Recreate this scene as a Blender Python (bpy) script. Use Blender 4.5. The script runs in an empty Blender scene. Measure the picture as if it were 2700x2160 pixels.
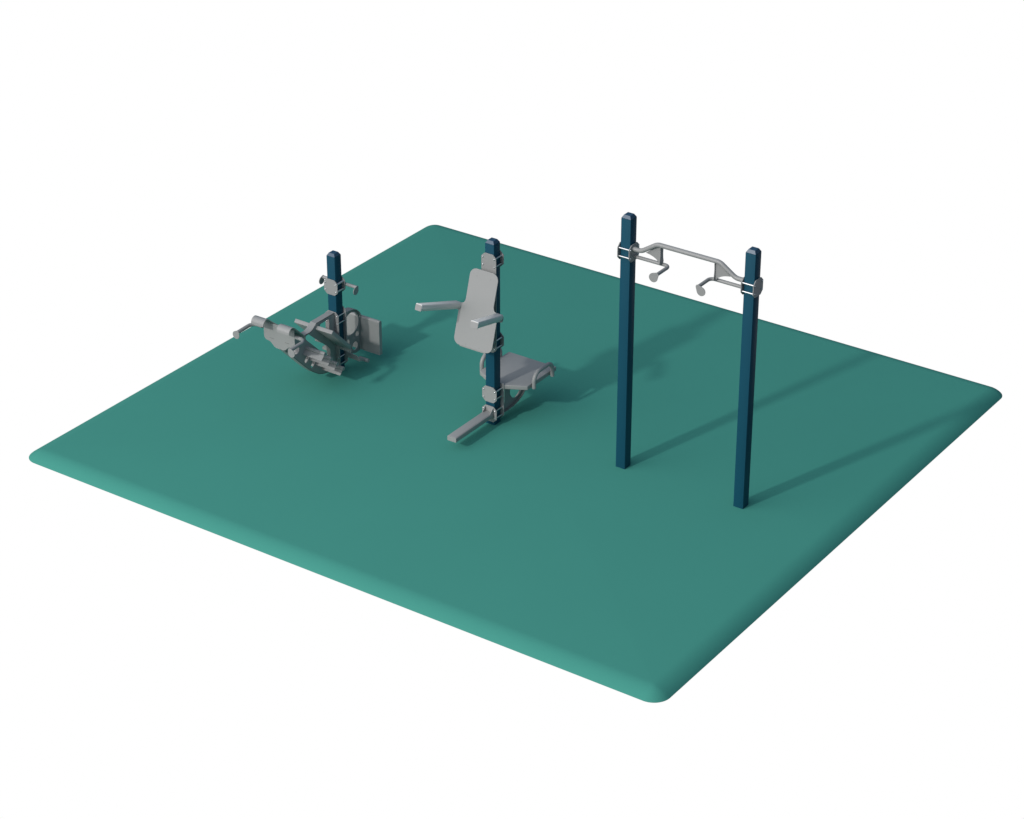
import bpy, math
from mathutils import Vector, Matrix

D = bpy.data
W_BASE, W_ZEN, W_FILL, KEY, SWEEP = 0.158, 0.125, 2.50, 9300, 1.0
FILL_DIR, FILL_POW = (-0.42, -0.88, 0.44), 5.0
SC = bpy.context.scene
COL = SC.collection

# ------------------------------------------------------------------ materials
def mat(name, color, rough=0.45, metallic=0.0, spec=0.5, bump=0.0, bump_scale=200.0, vary=0.0, vary_scale=3.0):
    m = D.materials.new(name)
    m.use_nodes = True
    nt = m.node_tree
    b = nt.nodes['Principled BSDF']
    b.inputs['Roughness'].default_value = rough
    b.inputs['Metallic'].default_value = metallic
    b.inputs['Specular IOR Level'].default_value = spec
    tc = nt.nodes.new('ShaderNodeTexCoord')
    if vary > 0:
        n = nt.nodes.new('ShaderNodeTexNoise')
        n.inputs['Scale'].default_value = vary_scale
        n.inputs['Detail'].default_value = 5
        nt.links.new(tc.outputs['Object'], n.inputs['Vector'])
        r = nt.nodes.new('ShaderNodeValToRGB')
        r.color_ramp.elements[0].position = 0.3
        r.color_ramp.elements[1].position = 0.7
        r.color_ramp.elements[0].color = [c * (1 - vary) for c in color] + [1]
        r.color_ramp.elements[1].color = [c * (1 + vary) for c in color] + [1]
        nt.links.new(n.outputs['Fac'], r.inputs['Fac'])
        nt.links.new(r.outputs['Color'], b.inputs['Base Color'])
    else:
        b.inputs['Base Color'].default_value = list(color) + [1]
    if bump > 0:
        n2 = nt.nodes.new('ShaderNodeTexNoise')
        n2.inputs['Scale'].default_value = bump_scale
        nt.links.new(tc.outputs['Object'], n2.inputs['Vector'])
        bp = nt.nodes.new('ShaderNodeBump')
        bp.inputs['Strength'].default_value = bump
        bp.inputs['Distance'].default_value = 0.001
        nt.links.new(n2.outputs['Fac'], bp.inputs['Height'])
        nt.links.new(bp.outputs['Normal'], b.inputs['Normal'])
    return m

M_RUBBER = mat('teal_safety_surface', (0.060, 0.286, 0.230), rough=0.9, spec=0.12, vary=0.012, vary_scale=0.8)
M_BLUE = mat('blue_powder_coat', (0.006, 0.066, 0.108), rough=0.55, spec=0.20, vary=0.02, vary_scale=2.0)
M_CAP = mat('blue_plastic_cap', (0.008, 0.058, 0.115), rough=0.40, spec=0.75)
M_GREY = mat('grey_powder_coat', (0.298, 0.302, 0.298), rough=0.42, spec=0.45, vary=0.012, vary_scale=4.0)
M_ARM = mat('armrest_painted_sheen', (0.70, 0.69, 0.66), rough=0.35, spec=0.5)  # base colour made paler to stand in for bright reflections on the armrests
M_GLINT = mat('painted_cap_highlight', (0.85, 0.86, 0.87), rough=0.3)  # near-white colour paints the highlight along the armrest cap edges
M_STEEL = mat('stainless_steel', (0.66, 0.67, 0.68), rough=0.22, metallic=0.9)
M_SCREW = mat('dark_screw_recess', (0.05, 0.05, 0.05), rough=0.6)

# ------------------------------------------------------------------ mesh helpers
def link(name, me, m, parent=None, smooth=None):
    o = D.objects.new(name, me)
    me.name = name
    if m is not None:
        me.materials.clear()
        me.materials.append(m)
    COL.objects.link(o)
    if parent is not None:
        o.parent = parent
    if smooth is not None:
        try:
            me.shade_smooth() if hasattr(me, 'shade_smooth') else None
        except Exception:
            pass
        for p in me.polygons:
            p.use_smooth = True
        try:
            me.set_sharp_from_angle(angle=math.radians(smooth))
        except Exception:
            pass
    return o

def mesh(vs, fs):
    me = D.meshes.new('m')
    me.from_pydata([tuple(v) for v in vs], [], fs)
    me.validate()
    me.update()
    return me

def join(meshes):
    vs, fs = [], []
    for me in meshes:
        o = len(vs)
        vs += [v.co.copy() for v in me.vertices]
        fs += [[i + o for i in p.vertices] for p in me.polygons]
    return mesh(vs, fs)

def bevel(me, w, seg=2, angle=40):
    import bmesh
    bm = bmesh.new()
    bm.from_mesh(me)
    bmesh.ops.remove_doubles(bm, verts=bm.verts, dist=1e-5)
    bmesh.ops.recalc_face_normals(bm, faces=bm.faces)
    es = [e for e in bm.edges if len(e.link_faces) == 2 and e.calc_face_angle(0) > math.radians(angle)]
    bmesh.ops.bevel(bm, geom=es, offset=w, segments=seg, profile=0.5, affect='EDGES', clamp_overlap=True)
    bm.to_mesh(me)
    bm.free()
    return me

def box(x0, x1, y0, y1, z0, z1):
    vs = [(x, y, z) for z in (z0, z1) for y in (y0, y1) for x in (x0, x1)]
    return mesh(vs, [(0, 2, 3, 1), (4, 5, 7, 6), (0, 1, 5, 4), (2, 6, 7, 3), (0, 4, 6, 2), (1, 3, 7, 5)])

def hexa(a, b):
    """closed body between two loops with the same number of points"""
    n = len(a)
    vs = list(a) + list(b)
    fs = [tuple(range(n))[::-1], tuple(range(n, 2 * n))]
    fs += [(i, (i + 1) % n, n + (i + 1) % n, n + i) for i in range(n)]
    me = mesh(vs, fs)
    import bmesh
    bm = bmesh.new(); bm.from_mesh(me)
    bmesh.ops.recalc_face_normals(bm, faces=bm.faces)
    bm.to_mesh(me); bm.free()
    return me

def plate(outline, t, frame, holes=(), bev=0.0012):
    """sheet of thickness t; outline in 2D, frame maps local (u,v,w) to world, w centred"""
    cu = D.curves.new('c', 'CURVE')
    cu.dimensions = '2D'
    cu.fill_mode = 'BOTH'
    cu.extrude = t / 2 - bev
    cu.bevel_depth = bev
    cu.bevel_resolution = 1
    cu.offset = -bev
    for lp in [outline] + list(holes):
        sp = cu.splines.new('POLY')
        sp.points.add(len(lp) - 1)
        for i, q in enumerate(lp):
            sp.points[i].co = (q[0], q[1], 0, 1)
        sp.use_cyclic_u = True
    o = D.objects.new('tmp', cu)
    me = D.meshes.new_from_object(o)
    D.objects.remove(o)
    D.curves.remove(cu)
    import bmesh
    bm = bmesh.new(); bm.from_mesh(me)
    bmesh.ops.remove_doubles(bm, verts=bm.verts, dist=1e-5)
    bm.to_mesh(me); bm.free()
    me.transform(frame)
    me.update()
    return me

def fr(origin, u, v, w=None):
    u = Vector(u).normalized(); v = Vector(v).normalized()
    w = u.cross(v) if w is None else Vector(w)
    m = Matrix((u, v, w)).transposed().to_4x4()
    m.translation = Vector(origin)
    return m

def XZ(x, y, z=0.0):       # u = x, v = z, thickness along y
    return fr((x, y, z), (1, 0, 0), (0, 0, 1))

def YZ(x, y=0.0, z=0.0):   # u = y, v = z, thickness along x
    return fr((x, y, z), (0, 1, 0), (0, 0, 1))

def circ(cx, cy, r, n=32):
    return [(cx + r * math.cos(2 * math.pi * i / n), cy + r * math.sin(2 * math.pi * i / n)) for i in range(n)]

def rounded(pts, r, n=6):
    """round the corners of a closed 2D polygon; r a number or one per point"""
    out = []
    N = len(pts)
    for i in range(N):
        rr = r[i] if isinstance(r, (list, tuple)) else r
        p = Vector(pts[i]); a = Vector(pts[i - 1]); b = Vector(pts[(i + 1) % N])
        if rr <= 0:
            out.append(tuple(p)); continue
        da = (a - p).normalized(); db = (b - p).normalized()
        ang = da.angle(db)
        t = rr / math.tan(ang / 2)
        t = min(t, (a - p).length * 0.49, (b - p).length * 0.49)
        rr2 = t * math.tan(ang / 2)
        c = p + (da + db).normalized() * (rr2 / math.sin(ang / 2))
        s = p + da * t; e = p + db * t
        v0 = s - c; v1 = e - c
        th = v0.angle_signed(v1) if v0.length > 1e-9 else 0
        for k in range(n + 1):
            q = v0.copy()
            a2 = -th * k / n
            q = Vector((v0.x * math.cos(a2) - v0.y * math.sin(a2), v0.x * math.sin(a2) + v0.y * math.cos(a2)))
            out.append(tuple(c + q))
    return out

def path(pts, r, n=8):
    """3D polyline with rounded inner corners"""
    out = [Vector(pts[0])]
    for i in range(1, len(pts) - 1):
        p = Vector(pts[i]); a = Vector(pts[i - 1]); b = Vector(pts[i + 1])
        rr = r[i - 1] if isinstance(r, (list, tuple)) else r
        da = (a - p).normalized(); db = (b - p).normalized()
        ang = da.angle(db)
        t = min(rr / math.tan(ang / 2), (a - p).length * 0.98, (b - p).length * 0.98)
        s = p + da * t; e = p + db * t
        c = p + (da + db).normalized() * ((t * math.tan(ang / 2)) / math.sin(ang / 2))
        for k in range(n + 1):
            f = k / n
            v0 = (s - c); v1 = (e - c)
            tot = v0.angle(v1)
            q = (v0 * math.sin((1 - f) * tot) + v1 * math.sin(f * tot)) / math.sin(tot)
            out.append(c + q)
    out.append(Vector(pts[-1]))
    return out

def tube(pts, r, n=20, caps=True):
    pts = [Vector(p) for p in pts]
    t0 = (pts[1] - pts[0]).normalized()
    up = Vector((0, 0, 1)) if abs(t0.z) < 0.9 else Vector((1, 0, 0))
    nrm = t0.cross(up).normalized()
    vs, fs = [], []
    for i, p in enumerate(pts):
        if i == 0: t = pts[1] - pts[0]
        elif i == len(pts) - 1: t = pts[-1] - pts[-2]
        else: t = (pts[i + 1] - p).normalized() + (p - pts[i - 1]).normalized()
        t.normalize()
        nrm = (nrm - t * nrm.dot(t)).normalized()
        bn = t.cross(nrm)
        for k in range(n):
            a = 2 * math.pi * k / n
            vs.append(p + (nrm * math.cos(a) + bn * math.sin(a)) * r)
    for i in range(len(pts) - 1):
        for k in range(n):
            fs.append((i * n + k, i * n + (k + 1) % n, (i + 1) * n + (k + 1) % n, (i + 1) * n + k))
    if caps:
        fs.append(tuple(range(n))[::-1])
        fs.append(tuple(range((len(pts) - 1) * n, len(pts) * n)))
    return mesh(vs, fs)

def sheet(profile, x0, x1, t):
    """bent sheet: open profile of (y,z) points extruded along x, thickness t to the left of travel"""
    P = [Vector(p) for p in profile]
    N = len(P)
    off = []
    for i in range(N):
        if i == 0: d = P[1] - P[0]
        elif i == N - 1: d = P[-1] - P[-2]
        else: d = (P[i + 1] - P[i]).normalized() + (P[i] - P[i - 1]).normalized()
        d.normalize()
        off.append(P[i] + Vector((-d.y, d.x)) * t)
    loop = P + off[::-1]
    n = len(loop)
    vs = [(x0, q.x, q.y) for q in loop] + [(x1, q.x, q.y) for q in loop]
    fs = [(i, (i + 1) % n, n + (i + 1) % n, n + i) for i in range(n)]
    for base in (0, n):
        for i in range(N - 1):
            f = (base + i, base + i + 1, base + 2 * N - 2 - i, base + 2 * N - 1 - i)
            fs.append(f if base else f[::-1])
    me = mesh(vs, fs)
    import bmesh
    bm = bmesh.new(); bm.from_mesh(me)
    bmesh.ops.recalc_face_normals(bm, faces=bm.faces)
    bm.to_mesh(me); bm.free()
    return me

def drop(inner, outer, r1, r2, n=14):
    """2D tear-drop: hull of circle r1 at inner and circle r2 at outer"""
    a = Vector(inner); b = Vector(outer)
    d = (b - a); L = d.length; d.normalize()
    base = math.atan2(d.y, d.x)
    al = math.acos((r1 - r2) / L) if abs(r1 - r2) < L else 0
    out = []
    for k in range(n + 1):
        th = base + al + (2 * math.pi - 2 * al) * k / n
        out.append((a.x + r1 * math.cos(th), a.y + r1 * math.sin(th)))
    for k in range(n + 1):
        th = base - al + 2 * al * k / n
        out.append((b.x + r2 * math.cos(th), b.y + r2 * math.sin(th)))
    return out

# ------------------------------------------------------------------ scene helpers
def empty(name, loc, label, cat, group=None):
    o = D.objects.new(name, None)
    o.empty_display_size = 0.2
    o.location = loc
    COL.objects.link(o)
    o['label'] = label
    o['category'] = cat
    if group: o['group'] = group
    return o

W = 0.1
def post(parent, x, h):
    c, rise = 0.018, 0.031
    me = box(x - W / 2, x + W / 2, -W / 2, W / 2, -0.02, h)
    bevel(me, 0.002, 2)
    p = link('post', me, M_BLUE, parent, 30)
    a = [(x + sx * W / 2, sy * W / 2, h + 0.001) for sx, sy in ((-1, -1), (1, -1), (1, 1), (-1, 1))]
    b = [(x + sx * (W / 2 - c), sy * (W / 2 - c), h + rise) for sx, sy in ((-1, -1), (1, -1), (1, 1), (-1, 1))]
    cap = bevel(hexa(a, b), 0.002, 2, 20)
    k = link('post_cap', cap, M_CAP, p, 15)
    return p

def dome(c, axis, r=0.0085):
    """domed bolt head, axis is the outward unit direction"""
    ax = Vector(axis)
    u = Vector((0, 0, 1)); v = ax.cross(u)
    prof = [(r, 0), (r, 0.30), (0.86 * r, 0.62), (0.55 * r, 0.88), (0.0, 1.0)]
    n = 14
    vs, fs = [], []
    for rr, hh in prof[:-1]:
        for k in range(n):
            a = 2 * math.pi * k / n
            vs.append(Vector(c) + ax * hh * r + (u * math.cos(a) + v * math.sin(a)) * rr)
    vs.append(Vector(c) + ax * r)
    for i in range(len(prof) - 2):
        for k in range(n):
            fs.append((i * n + k, i * n + (k + 1) % n, (i + 1) * n + (k + 1) % n, (i + 1) * n + k))
    b = (len(prof) - 2) * n
    for k in range(n):
        fs.append((b + k, b + (k + 1) % n, len(vs) - 1))
    return mesh(vs, fs)

def octo(hw, z0, z1, c=0.036):
    return [(-hw + c, z0), (hw - c, z0), (hw, z0 + c), (hw, z1 - c), (hw - c, z1), (-hw + c, z1), (-hw, z1 - c), (-hw, z0 + c)]

PT = 0.008          # plate thickness
BX, BZ = 0.065, 0.040

def bolts(parent, x, y, zs, axis='y', sgn=-1):
    for z in zs:
        for s in (-1, 1):
            if axis == 'y':
                link('bolt', dome((x + s * BX, y, z), (0, sgn, 0)), M_STEEL, parent, 50)
            else:
                link('bolt', dome((x, y + s * BX, z), (sgn, 0, 0)), M_STEEL, parent, 50)

def rods_y(parent, x, zs, r=0.0075):
    for z in zs:
        for s in (-1, 1):
            me = tube([(x + s * BX, -0.056, z), (x + s * BX, 0.056, z)], r, 14)
            link('clamp_rod', me, M_STEEL, parent, 50)

def clamp_plate(parent, x, y, z, axis='y', sgn=-1, name='clamp_plate'):
    F = XZ(x, y) if axis == 'y' else YZ(x, y)
    me = plate([(q[0], q[1]) for q in rounded(octo(0.083, z - 0.082, z + 0.082), 0.006, 3)], PT, F)
    p = link(name, me, M_GREY, parent, 12)
    if axis == 'y':
        bolts(p, x, y + sgn * PT / 2, (z - BZ, z + BZ), 'y', sgn)
    else:
        bolts(p, x + sgn * PT / 2, y, (z - BZ, z + BZ), 'x', sgn)
    return p

# ================================================================== GROUND
SX0, SX1, SY0, SY1 = -4.778, 2.261, -2.993, 3.490
def ground():
    # pad edge: a low rounded ramp, 18 cm wide and 7.5 cm high
    R, wa, hb = 0.160, 0.180, 0.075
    phi = 2 * math.atan2(hb, wa)
    r = wa / math.sin(phi)
    n, m = 16, 14
    rings = []
    for k in range(m + 1):
        t = phi * (1 - k / m)            # slope of the ramp, 0 on the flat top
        ins = wa - r * math.sin(t)
        z = -(r - r * math.cos(t))
        ring = []
        rr = max(R - ins, 0.02)
        c = ins + rr
        for cx, cy, a0 in ((SX1 - c, SY1 - c, 0), (SX0 + c, SY1 - c, 90), (SX0 + c, SY0 + c, 180), (SX1 - c, SY0 + c, 270)):
            for j in range(n + 1):
                a = math.radians(a0 + 90 * j / n)
                ring.append((cx + rr * math.cos(a), cy + rr * math.sin(a), z))
        rings.append(ring)
    N = len(rings[0])
    vs = [v for ring in rings for v in ring]
    fs = []
    for k in range(m):
        for j in range(N):
            fs.append((k * N + j, k * N + (j + 1) % N, (k + 1) * N + (j + 1) % N, (k + 1) * N + j))
    # flat top as fan around centre, bottom closed
    vs.append(((SX0 + SX1) / 2, (SY0 + SY1) / 2, 0.0)); c = len(vs) - 1
    for j in range(N):
        fs.append((m * N + j, m * N + (j + 1) % N, c))
    fs.append(tuple(range(N))[::-1])
    o = link('ground', mesh(vs, fs), M_RUBBER, None, 60)
    o['kind'] = 'structure'
    o['label'] = 'teal green rounded rubber surfacing pad under the fitness equipment'
ground()

# ================================================================== PULL-UP STATION
def pull_up():
    BXR = 1.2604
    mid = BXR / 2
    YG = -0.010
    YM, YL = -0.019, 0.016
    T = empty('pull_up_station', (mid, 0, 0), 'tall pull-up station, two blue posts joined by a grey cranked bar with two forward grips', 'pull-up bar')
    T.location = (0, 0, 0)
    for x in (0.0, BXR):
        post(T, x, 2.520)
        for s in (-1, 1):
            clamp_plate(T, x + s * 0.060, 0.0, 2.1970, 'x', s)
        for z in (2.1970 - BZ, 2.1970 + BZ):
            for s in (-1, 1):
                link('clamp_rod', tube([(x - 0.056, s * BX, z), (x + 0.056, s * BX, z)], 0.0095, 14), M_STEEL, T, 50)
    # main cranked bar
    pts = [(0.064, YM, 2.238), (0.150, YM, 2.238), (0.312, YM, 2.345), (BXR - 0.312, YM, 2.345), (BXR - 0.150, YM, 2.238), (BXR - 0.064, YM, 2.238)]
    link('pull_up_bar', tube(path(pts, 0.105, 10), 0.0215, 24), M_GREY, T, 50)
    for s in (-1, 1):
        ex = mid + s * (mid - 0.064)
        px = mid + s * 0.210
        g = link('grip_handle', tube(path([(ex, YL, 2.150), (px, YL, 2.150), (px, -0.196, 2.150)], 0.045, 8), 0.0165, 20), M_GREY, T, 50)
        d = drop((0, 0), (s * 0.033, -0.035), 0.021, 0.0435)
        link('end_disc', plate(rounded_id(d), 0.006, XZ(px, -0.199, 2.150)), M_GREY, g, 12)
        # gusset in the plane of the bar, with a cross rib
        du = 0.0 if s < 0 else -0.017
        def gx(u, du=du): return mid + s * (u + du)
        tri = [(gx(0.296), 2.322), (gx(0.262), 2.158)]
        arc = []
        a = Vector((gx(0.440), 2.231)); b = Vector((gx(0.297), 2.160)); c = Vector((gx(0.330), 2.218))
        for k in range(11):
            f = k / 10
            q = a * (1 - f) ** 2 + c * 2 * f * (1 - f) + b * f ** 2
            arc.append((q.x, q.y))
        outl = [(gx(0.288), 2.330), (gx(0.335), 2.312)] + arc + [(gx(0.288), 2.160)]
        link('gusset', plate(outl, 0.006, XZ(0, YG)), M_GREY, T, 12)
        rib = rounded([(-0.024, 2.152), (0.024, 2.152), (0.034, 2.178), (0.026, 2.215), (0.023, 2.255), (0.025, 2.300), (0.028, 2.324),
               (-0.028, 2.324), (-0.025, 2.300), (-0.023, 2.255), (-0.026, 2.215), (-0.034, 2.178)], 0.008, 3)
        link('gusset_rib', plate(rib, 0.006, YZ(gx(0.285), 0)), M_GREY, T, 12)
    return T

def rounded_id(p):
    return p

# ================================================================== MIDDLE STATION
def middle():
    X = -1.4727
    T = empty('leg_raise_station', (X, 0, 0), 'blue post with tilted grey back pad and two armrests above a low grey bench', 'exercise station')
    T.location = (0, 0, 0)
    post(T, X, 1.889)
    # front bracket plate running behind the back pad
    out = rounded(octo(0.083, 0.785, 1.797, 0.036), 0.006, 3)
    bp = link('bracket_plate', plate(out, PT, XZ(X, -0.060)), M_GREY, T, 12)
    bolts(bp, X, -0.064, (0.827, 0.906, 1.675, 1.754), 'y', -1)
    for z in (1.7145, 0.8665):
        clamp_plate(T, X, 0.060, z, 'y', 1)
        rods_y(T, X, (z - BZ, z + BZ))
    # frame holding the tilted pad: shallow tray
    t = math.atan2(0.219, 0.729)
    U = Vector((1, 0, 0)); V = Vector((0, math.sin(t), math.cos(t)))
    Wn = U.cross(V)                # points to -y and up: the front of the pad
    org = Vector((X, -0.342, 0.916)) - Wn * 0.004     # lower edge of pad
    F = fr(org, U, V, Wn)
    def P(u, v, w=0.0):
        return F @ Vector((u, v, w))
    # spacers between bracket and pad
    sup = []
    for sx in (-0.055, 0.055):
        a = [(X + sx - 0.004, -0.064, 0.84), (X + sx - 0.004, -0.064, 1.60), tuple(P(sx - 0.004, 0.66, -0.006)), tuple(P(sx - 0.004, 0.02, -0.006))]
        b = [(q[0] + 0.008, q[1], q[2]) for q in a]
        sup.append(hexa(a, b))
    link('support_rib', join(sup), M_GREY, T, 30)
    tray = hexa([P(u, v, -0.030) for u, v in ((-0.148, 0.004), (0.140, 0.004), (0.140, 0.03), (-0.148, 0.03))],
                [P(u, v, -0.010) for u, v in ((-0.150, 0.002), (0.142, 0.002), (0.142, 0.03), (-0.150, 0.03))])
    link('lower_flange', tray, M_GREY, T, 30)
    # back pad: lofted sheet, narrower at the top, dished below
    PH = 0.762
    bl = rounded([(-0.217, 0.30), (-0.217, 0.014), (0.217, 0.014), (0.217, 0.30)], [0, 0.068, 0.068, 0], 10)
    tl = rounded([(0.158, 0.60), (0.158, PH), (-0.158, PH), (-0.158, 0.60)], [0, 0.07, 0.07, 0], 10)
    side = [(0.216, 0.335), (0.210, 0.372), (0.196, 0.410), (0.180, 0.414), (0.169, 0.424), (0.161, 0.440), (0.158, 0.461)]
    outl = bl + side + tl + [(-a, b) for a, b in side[::-1]]
    me = plate(outl, 0.008, F, bev=0.0015)
    pad = link('back_pad', me, M_GREY, T, 12)
    for u, v in ((-0.077, 0.695), (0.077, 0.695), (-0.076, 0.04), (0.076, 0.04)):
        link('screw', hexa([P(u + a * 0.0025, v + b * 0.0025, 0.0035) for a, b in circ(0, 0, 1, 10)],
                           [P(u + a * 0.0025, v + b * 0.0025, 0.0048) for a, b in circ(0, 0, 1, 10)]), M_SCREW, pad)
    # armrests
    for s in (-1, 1):
        o_r = Vector((X + s * 0.270, -0.214, 1.3065))     # root outer top
        i_r = Vector((X + s * 0.194, -0.223, 1.3095))
        o_c = Vector((X + s * 0.350, -0.717, 1.450))
        i_c = Vector((X + s * 0.276, -0.728, 1.456))
        dn_r = -V * 0.066
        dn_c = Vector((0, -0.018, -0.053))
        sec = [(0.07, 1.0), (0.93, 1.0), (0.985, 0.94), (1.0, 0.84), (1.0, 0.40), (0.80, 0.0), (0.20, 0.0), (0.0, 0.40), (0.0, 0.84), (0.015, 0.94)]
        o_a, i_a = o_c + Vector((0, -0.003, 0.009)), i_c + Vector((0, -0.003, 0.009))
        dn_a = dn_c * 1.16
        a = [i_r + (o_r - i_r) * f + dn_r * (1 - g) for f, g in sec]
        b = [i_a + (o_a - i_a) * f + dn_a * (1 - g) for f, g in sec]
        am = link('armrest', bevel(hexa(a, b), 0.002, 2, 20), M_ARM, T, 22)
        dirn = ((o_c + i_c) - (o_r + i_r)).normalized()
        # thin end cap sitting proud of the tube
        fx = (o_c - i_c).normalized(); fz = -dn_c.normalized()
        nn = fx.cross(fz) * s
        if nn.dot(dirn) < 0: nn = -nn
        cen = (o_c + i_c) / 2 + dn_c / 2
        hw, hh = (o_c - i_c).length / 2 + 0.001, dn_c.length / 2 + 0.001
        sq = rounded([(-hw, -hh), (hw, -hh), (hw, hh), (-hw, hh)], 0.008, 4)
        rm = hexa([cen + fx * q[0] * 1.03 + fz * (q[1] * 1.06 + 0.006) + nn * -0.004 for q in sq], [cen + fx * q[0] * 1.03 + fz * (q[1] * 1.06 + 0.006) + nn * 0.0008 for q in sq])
        link('cap_highlight_band', rm, M_GLINT, am, 30)  # added band, its pale colour imitates the glint on the cap edge
        cm = hexa([cen + fx * q[0] + fz * q[1] + nn * 0.001 for q in sq], [cen + fx * q[0] + fz * q[1] + nn * 0.007 for q in sq])
        bevel(cm, 0.0015, 2, 50)
        link('end_cap', cm, M_GREY, am, 12)
        # cheek bracket tying arm to the pad
        ch = hexa([P(s * 0.192, 0.396, -0.004), P(s * 0.268, 0.396, -0.004), P(s * 0.268, 0.335, -0.004), P(s * 0.200, 0.330, -0.004)],
                  [P(s * 0.192, 0.390, -0.030), P(s * 0.264, 0.390, -0.030), P(s * 0.264, 0.342, -0.030), P(s * 0.192, 0.340, -0.030)])
        bevel(ch, 0.003, 2)
        link('arm_bracket', ch, M_GREY, T, 30)
    # low clamps
    clamp_plate(T, X, -0.060, 0.327, 'y', -1)
    fp = clamp_plate(T, X, -0.060, 0.122, 'y', -1)
    rods_y(T, X, (0.327 - BZ, 0.327 + BZ, 0.122 - BZ, 0.122 + BZ))
    # foot beam
    beam = box(X - 0.051, X + 0.051, -0.668, -0.0645, 0.097, 0.145)
    bevel(beam, 0.007, 3)
    fb = link('foot_beam', beam, M_GREY, T, 40)
    link('seam', box(X + 0.0400, X + 0.0418, -0.664, -0.120, 0.1445, 0.1454), M_SCREW, fb)
    ec = plate(rounded([(-0.051, 0.097), (0.051, 0.097), (0.051, 0.145), (-0.051, 0.145)], 0.008, 4), 0.006, XZ(X, -0.672))
    link('end_cap', ec, M_GREY, fb, 12)
    for s in (-1, 1):
        tri = [(-0.0645, 0.143), (-0.116, 0.143), (-0.116, 0.150), (-0.070, 0.192), (-0.0645, 0.192)]
        link('gusset', plate(tri, 0.006, YZ(X + s * 0.044)), M_GREY, fb, 12)
    # bench bracket
    out = rounded(octo(0.083, 0.040, 0.412, 0.036)[:3] + [(0.083, 0.409), (0.080, 0.412), (-0.080, 0.412), (-0.083, 0.409), (-0.083, 0.076)], 0.006, 3)
    bb = link('bench_bracket', plate(out, PT, XZ(X, 0.060)), M_GREY, T, 12)
    bolts(bb, X, 0.064, (0.327 - BZ, 0.327 + BZ, 0.122 - BZ, 0.122 + BZ), 'y', 1)
    def arcp(c, r, a0, a1, n=12):
        return [(c[0] + r * math.cos(math.radians(a0 + (a1 - a0) * k / n)), c[1] + r * math.sin(math.radians(a0 + (a1 - a0) * k / n))) for k in range(n + 1)]
    web = [(0.190, 0.352), (0.190, 0.130), (0.150, 0.105), (0.064, 0.100), (0.064, 0.060)] + [(0.10, 0.056), (0.20, 0.052), (0.30, 0.056), (0.38, 0.072), (0.45, 0.102), (0.505, 0.145), (0.545, 0.20), (0.575, 0.27), (0.59, 0.352)]
    hole = circ(0.382, 0.213, 0.106, 40)
    webs = [plate(web, 0.006, YZ(X), [hole])]
    fl = sheet([q for q in web[4:]], X - 0.031, X + 0.031, -0.005)
    link('bench_web', join(webs + [fl]), M_GREY, T, 30)
    # bench
    zt, zb = 0.397, 0.352
    pl = [(-0.279, 0.172), (-0.085, 0.068), (0.085, 0.068), (0.279, 0.172), (0.279, 0.662), (-0.279, 0.662)]
    bench = hexa([(X + a, b, zb) for a, b in pl], [(X + a, b, zt) for a, b in pl])
    bevel(bench, 0.006, 3)
    link('bench_seat', bench, M_GREY, T, 30)
    for s in (-1, 1):
        xx = X + s * 0.3045
        g = tube(path([(xx, 0.243, 0.352), (xx, 0.243, 0.508), (xx, 0.553, 0.508), (xx, 0.553, 0.352)], 0.088, 10), 0.0205, 22)
        link('grab_handle', g, M_GREY, T, 50)
    return T

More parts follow.
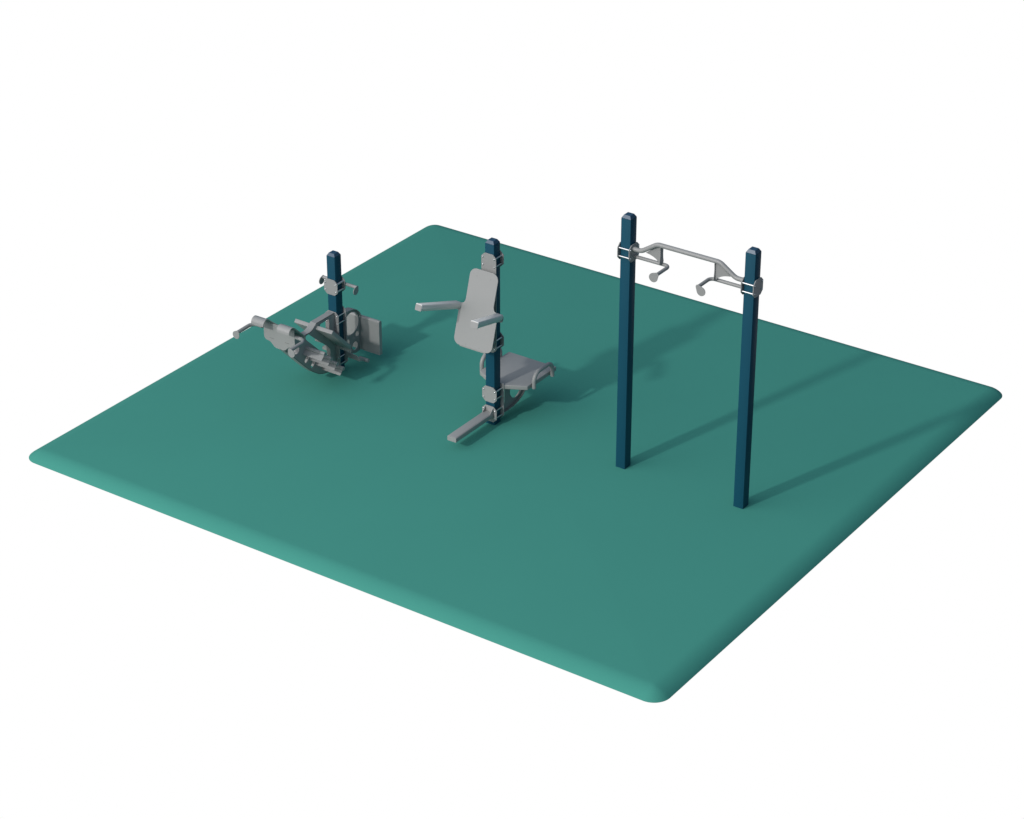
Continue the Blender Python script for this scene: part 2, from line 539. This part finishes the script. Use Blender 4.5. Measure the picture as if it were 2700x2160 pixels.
# ================================================================== LEFT STATION
def left():
    X = -3.3627
    T = empty('climbing_bench_station', (X, 0, 0), 'short blue post with slanted grey board, stepped foot bars and rolled shin supports', 'exercise station')
    T.location = (0, 0, 0)
    post(T, X, 1.2574)
    # upper clamp with two little grips
    zc = 0.9355
    clamp_plate(T, X, -0.060, zc, 'y', -1)
    bp = clamp_plate(T, X, 0.060, zc, 'y', 1)
    rods_y(T, X, (zc - BZ, zc + BZ), 0.0105)
    for s in (-1, 1):
        g = link('grip_handle', tube([(X, 0.082, 0.932), (X + s * 0.210, 0.082, 0.932)], 0.0165, 20), M_GREY, T, 50)
        d = drop((0, 0), (-0.022, -0.030), 0.019, 0.040)
        link('end_disc', plate(d, 0.006, YZ(X + s * 0.2125, 0.082, 0.932)), M_GREY, g, 12)
    # long plates of the lower clamps
    z0, z1 = 0.060, 0.672
    fl = rounded([(-0.047, z0), (0.047, z0), (0.083, z0 + 0.036), (0.083, 0.285), (0.228, 0.282), (0.228, 0.318), (0.120, 0.340), (0.083, 0.36), (0.083, z1 - 0.036), (0.047, z1),
                  (-0.047, z1), (-0.083, z1 - 0.036), (-0.083, 0.36), (-0.120, 0.340), (-0.228, 0.318), (-0.228, 0.282), (-0.083, 0.285), (-0.083, z0 + 0.036)], 0.005, 3)
    fp = link('bracket_plate', plate(fl, PT, XZ(X, -0.060)), M_GREY, T, 12)
    bz = (0.098, 0.177, 0.549, 0.629)
    bolts(fp, X, -0.064, bz, 'y', -1)
    z0, z1 = 0.060, 0.692
    bl = rounded([(-0.047, z0), (0.047, z0), (0.083, z0 + 0.036), (0.083, 0.140), (0.237, 0.137), (0.237, 0.150), (0.222, 0.176), (0.195, 0.190), (0.083, 0.200), (0.083, z1 - 0.036), (0.047, z1),
                  (-0.047, z1), (-0.083, z1 - 0.036), (-0.083, 0.200), (-0.195, 0.190), (-0.222, 0.176), (-0.237, 0.150), (-0.237, 0.137), (-0.083, 0.140), (-0.083, z0 + 0.036)], 0.004, 3)
    bk = link('bracket_plate', plate(bl, PT, XZ(X, 0.060)), M_GREY, T, 12)
    bolts(bk, X, 0.064, bz, 'y', 1)
    rods_y(T, X, bz, 0.0065)
    # rear foot pegs
    for s in (-1, 1):
        tri = [(0.062, 0.138), (0.062, 0.170), (0.090, 0.165), (0.150, 0.128), (0.150, 0.105)]
        w = plate(tri, 0.006, YZ(X + s * 0.234))
        pg = tube([(X + s * 0.16, 0.150, 0.116), (X + s * 0.272, 0.150, 0.116)], 0.0195, 18)
        link('foot_peg', join([w, pg]), M_GREY, T, 40)
    # front frame: two cheeks with a flange round the outside
    top = [(-0.064, 0.668), (-0.345, 0.668), (-0.372, 0.652), (-0.405, 0.628), (-0.455, 0.612), (-0.520, 0.612), (-0.580, 0.628), (-0.640, 0.662), (-0.755, 0.755), (-0.850, 0.850)]
    bot = [(-0.858, 0.592), (-0.800, 0.538), (-0.568, 0.299), (-0.491, 0.224), (-0.412, 0.157), (-0.340, 0.109), (-0.273, 0.083), (-0.200, 0.066), (-0.120, 0.060), (-0.064, 0.062)]
    outline = top + bot
    h_low = rounded([(-0.512, 0.600), (-0.470, 0.600), (-0.378, 0.516), (-0.200, 0.360), (-0.152, 0.310), (-0.150, 0.205), (-0.168, 0.215), (-0.303, 0.348), (-0.500, 0.545), (-0.522, 0.575)],
                    [0.015, 0.015, 0.1, 0.04, 0.02, 0.01, 0.01, 0.1, 0.02, 0.02], 4)
    h_up = rounded([(-0.150, 0.636), (-0.292, 0.636), (-0.300, 0.600), (-0.150, 0.450)], [0.015, 0.03, 0.03, 0.02], 5)
    h_rnd = circ(-0.662, 0.508, 0.044, 28)
    def slot(a, b, r):
        return drop(a, b, r, r * 0.999, 8)
    h_s1 = slot((-0.490, 0.375), (-0.526, 0.334), 0.022)
    h_s2 = slot((-0.400, 0.282), (-0.436, 0.243), 0.022)
    h_s3 = slot((-0.518, 0.560), (-0.524, 0.536), 0.012)
    cheeks = [plate(outline, 0.006, YZ(X + s * 0.034), [h_low, h_up, h_rnd, h_s1, h_s2]) for s in (1,)]
    f1 = sheet(top[:9], X - 0.037, X + 0.037, 0.005)
    f2 = sheet(bot, X - 0.037, X + 0.037, 0.005)
    link('front_frame', join(cheeks + [f1, f2]), M_GREY, T, 25)
    # slanted board
    half = 0.234
    pr = [(-0.335, 0.640), (-0.365, 0.612), (-0.084, 0.332), (-0.056, 0.360)]
    bd = bevel(hexa([(X - half, a, b) for a, b in pr], [(X + half, a, b) for a, b in pr]), 0.004, 3)
    link('slanted_board', bd, M_GREY, T, 30)
    # foot bars with kick plates, on both sides of the frame
    axis = [(-0.513, 0.470), (-0.420, 0.378), (-0.330, 0.285), (-0.239, 0.194)]
    for s in (-1, 1):
        for a, b in axis:
            bar = link('foot_bar', tube([(X + 0.034 + s * 0.002, a, b), (X + s * 0.270, a, b)], 0.0195, 20), M_GREY, T, 50)
            q0 = (a - 0.019, b - 0.009); q1 = (a - 0.060, b - 0.050)
            me = sheet([q0, q1], X + 0.034 + s * 0.003, X + s * 0.268, 0.004)
            link('kick_plate', me, M_GREY, bar, 30)
    # shin support: rolled sheet split in two lobes + front plate
    def prof():
        pts = [(-0.996, 0.858)]
        c = (-0.944, 0.868); r = 0.051
        for k in range(13):
            a = math.radians(180 - 135 * k / 12)
            pts.append((c[0] + r * math.cos(a), c[1] + r * math.sin(a)))
        return pts
    lobes = []
    for s in (-1, 1):
        lobes.append(sheet(prof(), X + s * 0.082, X + s * 0.232, -0.004))
    # slope behind, full width with a curved notch at the centre
    sl0 = Vector((0, -0.9079, 0.9041)); sl1 = Vector((0, -0.757, 0.757))
    d = (sl1 - sl0); L = d.length; d.normalize()
    notch = []
    for k in range(13):
        f = k / 12
        u = -0.082 + 0.164 * f
        notch.append((u, 0.115 * math.sin(math.pi * f) ** 0.6))
    outl = [(-0.232, 0.0)] + notch + [(0.232, 0.0), (0.232, L), (-0.232, L)]
    Fs = fr(Vector((X, 0, 0)) + sl0, (1, 0, 0), d)
    slope = plate(outl, 0.004, Fs)
    lip = sheet([(-0.7575, 0.757), (-0.7545, 0.716)], X - 0.232, X + 0.232, 0.004)
    link('shin_support', join(lobes + [slope, lip]), M_GREY, T, 40)
    fo = [(0.190, 0.846), (0.190, 0.690), (0.186, 0.670), (0.170, 0.655), (0.130, 0.648), (0.108, 0.640), (0.088, 0.622), (0.068, 0.602), (0.045, 0.593)]
    outl = fo + [(-a, b) for a, b in fo[::-1]]
    fp = plate(outl, 0.006, XZ(X, -0.862))
    fpo = link('front_plate', fp, M_GREY, T, 12)
    for s in (-1, 1):
        sl = box(X + s * 0.095 - 0.026, X + s * 0.095 + 0.026, -0.8660, -0.8652, 0.6845, 0.6870)
        link('slit', sl, M_SCREW, fpo)
    # front grips
    for s in (-1, 1):
        g = link('grip_handle', tube(path([(X + s * 0.205, -0.862, 0.779), (X + s * 0.326, -0.862, 0.779), (X + s * 0.324, -1.094, 0.775)], 0.068, 10), 0.0185, 20), M_GREY, T, 50)
        dd = drop((0, 0), (s * 0.018, -0.030), 0.020, 0.041)
        link('end_disc', plate(dd, 0.006, XZ(X + s * 0.322, -1.097, 0.775)), M_GREY, g, 12)
    # rear frame
    top = [(0.064, 0.592), (0.120, 0.596), (0.175, 0.597), (0.235, 0.586), (0.290, 0.558), (0.335, 0.512), (0.362, 0.455), (0.372, 0.400)]
    bot = [(0.366, 0.075), (0.300, 0.066), (0.230, 0.085), (0.160, 0.120), (0.064, 0.128)]
    outline = top + bot
    holes = [circ(0.229, 0.418, 0.119, 40), circ(0.323, 0.270, 0.026, 20), circ(0.281, 0.150, 0.043, 28), circ(0.166, 0.227, 0.036, 22)]
    cheeks = [plate(outline, 0.006, YZ(X), holes)]
    f1 = sheet(top[:-1], X - 0.037, X + 0.037, -0.005)
    link('rear_frame', join(cheeks + [f1]), M_GREY, T, 25)
    # rear board
    h2 = 0.244
    pf = [(0.370, 0.075), (0.370, 0.420)]
    for k in range(7):
        a = math.radians(180 - 180 * k / 6)
        pf.append((0.391 + 0.021 * math.cos(a), 0.432 + 0.018 * math.sin(a)))
    pf.append((0.412, 0.075))
    rb = hexa([(X - h2, a, b) for a, b in pf], [(X + h2, a, b) for a, b in pf])
    link('rear_board', rb, M_GREY, T, 40)
    return T

pull_up()
middle()
left()

# ================================================================== CAMERA
cam = D.cameras.new('camera')
co = D.objects.new('camera', cam)
COL.objects.link(co)
f_px = 6650.37
cam.sensor_fit = 'HORIZONTAL'
cam.sensor_width = 36.0
cam.lens = f_px / 2700 * 36.0
cam.clip_start = 0.1
cam.clip_end = 500
fw = Vector((-0.50116896, 0.72134988, -0.47800002))
co.location = (10.73712724, -17.25981105, 11.64112535)
co.rotation_euler = fw.to_track_quat('-Z', 'Y').to_euler()
SC.camera = co

# ================================================================== LIGHT
L = D.lights.new('key_lamp', 'POINT')
L.energy = KEY
L.color = (1.0, 0.985, 0.955)
L.shadow_soft_size = 0.55
lo = D.objects.new('key_lamp', L)
lo.location = (-5.0, -20.0, 12.9)
COL.objects.link(lo)

world = D.worlds.new('World')
SC.world = world
world.use_nodes = True
nt = world.node_tree
for n in list(nt.nodes): nt.nodes.remove(n)
out = nt.nodes.new('ShaderNodeOutputWorld')
bg = nt.nodes.new('ShaderNodeBackground')
nt.links.new(bg.outputs[0], out.inputs[0])
tc = nt.nodes.new('ShaderNodeTexCoord')
sep = nt.nodes.new('ShaderNodeSeparateXYZ')
nt.links.new(tc.outputs['Generated'], sep.inputs[0])
def math_node(op, a, b=None, clamp=False):
    n = nt.nodes.new('ShaderNodeMath'); n.operation = op; n.use_clamp = clamp
    for i, v in enumerate((a, b)):
        if v is None: continue
        if isinstance(v, (int, float)): n.inputs[i].default_value = v
        else: nt.links.new(v, n.inputs[i])
    return n.outputs[0]
# studio surroundings: cool even light from above, an unseen warm fill lobe added behind the camera to brighten fronts, white sweep far below
def col_node(fac, color, strength):
    n = nt.nodes.new('ShaderNodeVectorMath'); n.operation = 'SCALE'
    n.inputs[0].default_value = [c * strength for c in color]
    nt.links.new(fac, n.inputs['Scale'])
    return n.outputs[0]
def vadd(a, b):
    n = nt.nodes.new('ShaderNodeVectorMath'); n.operation = 'ADD'
    nt.links.new(a, n.inputs[0]); nt.links.new(b, n.inputs[1])
    return n.outputs[0]
BASE, ZEN, FILL = W_BASE, W_ZEN, W_FILL
dot = nt.nodes.new('ShaderNodeVectorMath'); dot.operation = 'DOT_PRODUCT'
nt.links.new(tc.outputs['Generated'], dot.inputs[0])
dot.inputs[1].default_value = Vector(FILL_DIR).normalized()
lobe = math_node('POWER', math_node('MAXIMUM', dot.outputs['Value'], 0.0), FILL_POW)
hor = nt.nodes.new('ShaderNodeMapRange')
nt.links.new(sep.outputs['Z'], hor.inputs['Value'])
hor.inputs['From Min'].default_value = -0.06
hor.inputs['From Max'].default_value = 0.06
hor.clamp = True
lobe = math_node('MULTIPLY', lobe, hor.outputs['Result'])
one = math_node('ADD', math_node('MULTIPLY', hor.outputs['Result'], 0.75), 0.25)
zen = math_node('POWER', math_node('MAXIMUM', sep.outputs['Z'], 0.0), 1.5)
up = vadd(vadd(col_node(one, (0.72, 1.0, 1.32), BASE), col_node(zen, (0.68, 1.0, 1.45), ZEN)), col_node(lobe, (1.06, 1.0, 0.97), FILL))
mr = nt.nodes.new('ShaderNodeMapRange')
nt.links.new(sep.outputs['Z'], mr.inputs['Value'])
mr.inputs['From Min'].default_value = -0.27
mr.inputs['From Max'].default_value = -0.21
mr.inputs['To Min'].default_value = 1.0
mr.inputs['To Max'].default_value = 0.0
mr.clamp = True
mix = nt.nodes.new('ShaderNodeMix'); mix.data_type = 'RGBA'
# white sweep limited to the view side, to keep its light off right-hand faces
hx = math_node('ADD', math_node('MULTIPLY', sep.outputs['X'], -0.57), math_node('MULTIPLY', sep.outputs['Y'], 0.82))
hl = math_node('SQRT', math_node('ADD', math_node('MULTIPLY', sep.outputs['X'], sep.outputs['X']), math_node('MULTIPLY', sep.outputs['Y'], sep.outputs['Y'])))
az = nt.nodes.new('ShaderNodeMapRange')
nt.links.new(math_node('DIVIDE', hx, math_node('ADD', hl, 0.0001)), az.inputs['Value'])
az.inputs['From Min'].default_value = 0.40
az.inputs['From Max'].default_value = 0.60
az.clamp = True
nt.links.new(math_node('MULTIPLY', mr.outputs['Result'], az.outputs['Result']), mix.inputs['Factor'])
nt.links.new(up, mix.inputs['A'])
mix.inputs['B'].default_value = (SWEEP, SWEEP, SWEEP, 1)
nt.links.new(mix.outputs['Result'], bg.inputs['Color'])
bg.inputs['Strength'].default_value = 1.0

SC.view_settings.view_transform = 'Standard'
SC.view_settings.look = 'None'
SC.view_settings.exposure = 0
SC.view_settings.gamma = 1
SC.render.engine = 'CYCLES'
SC.render.resolution_x = 1024
SC.render.resolution_y = 819
SC.cycles.max_bounces = 8
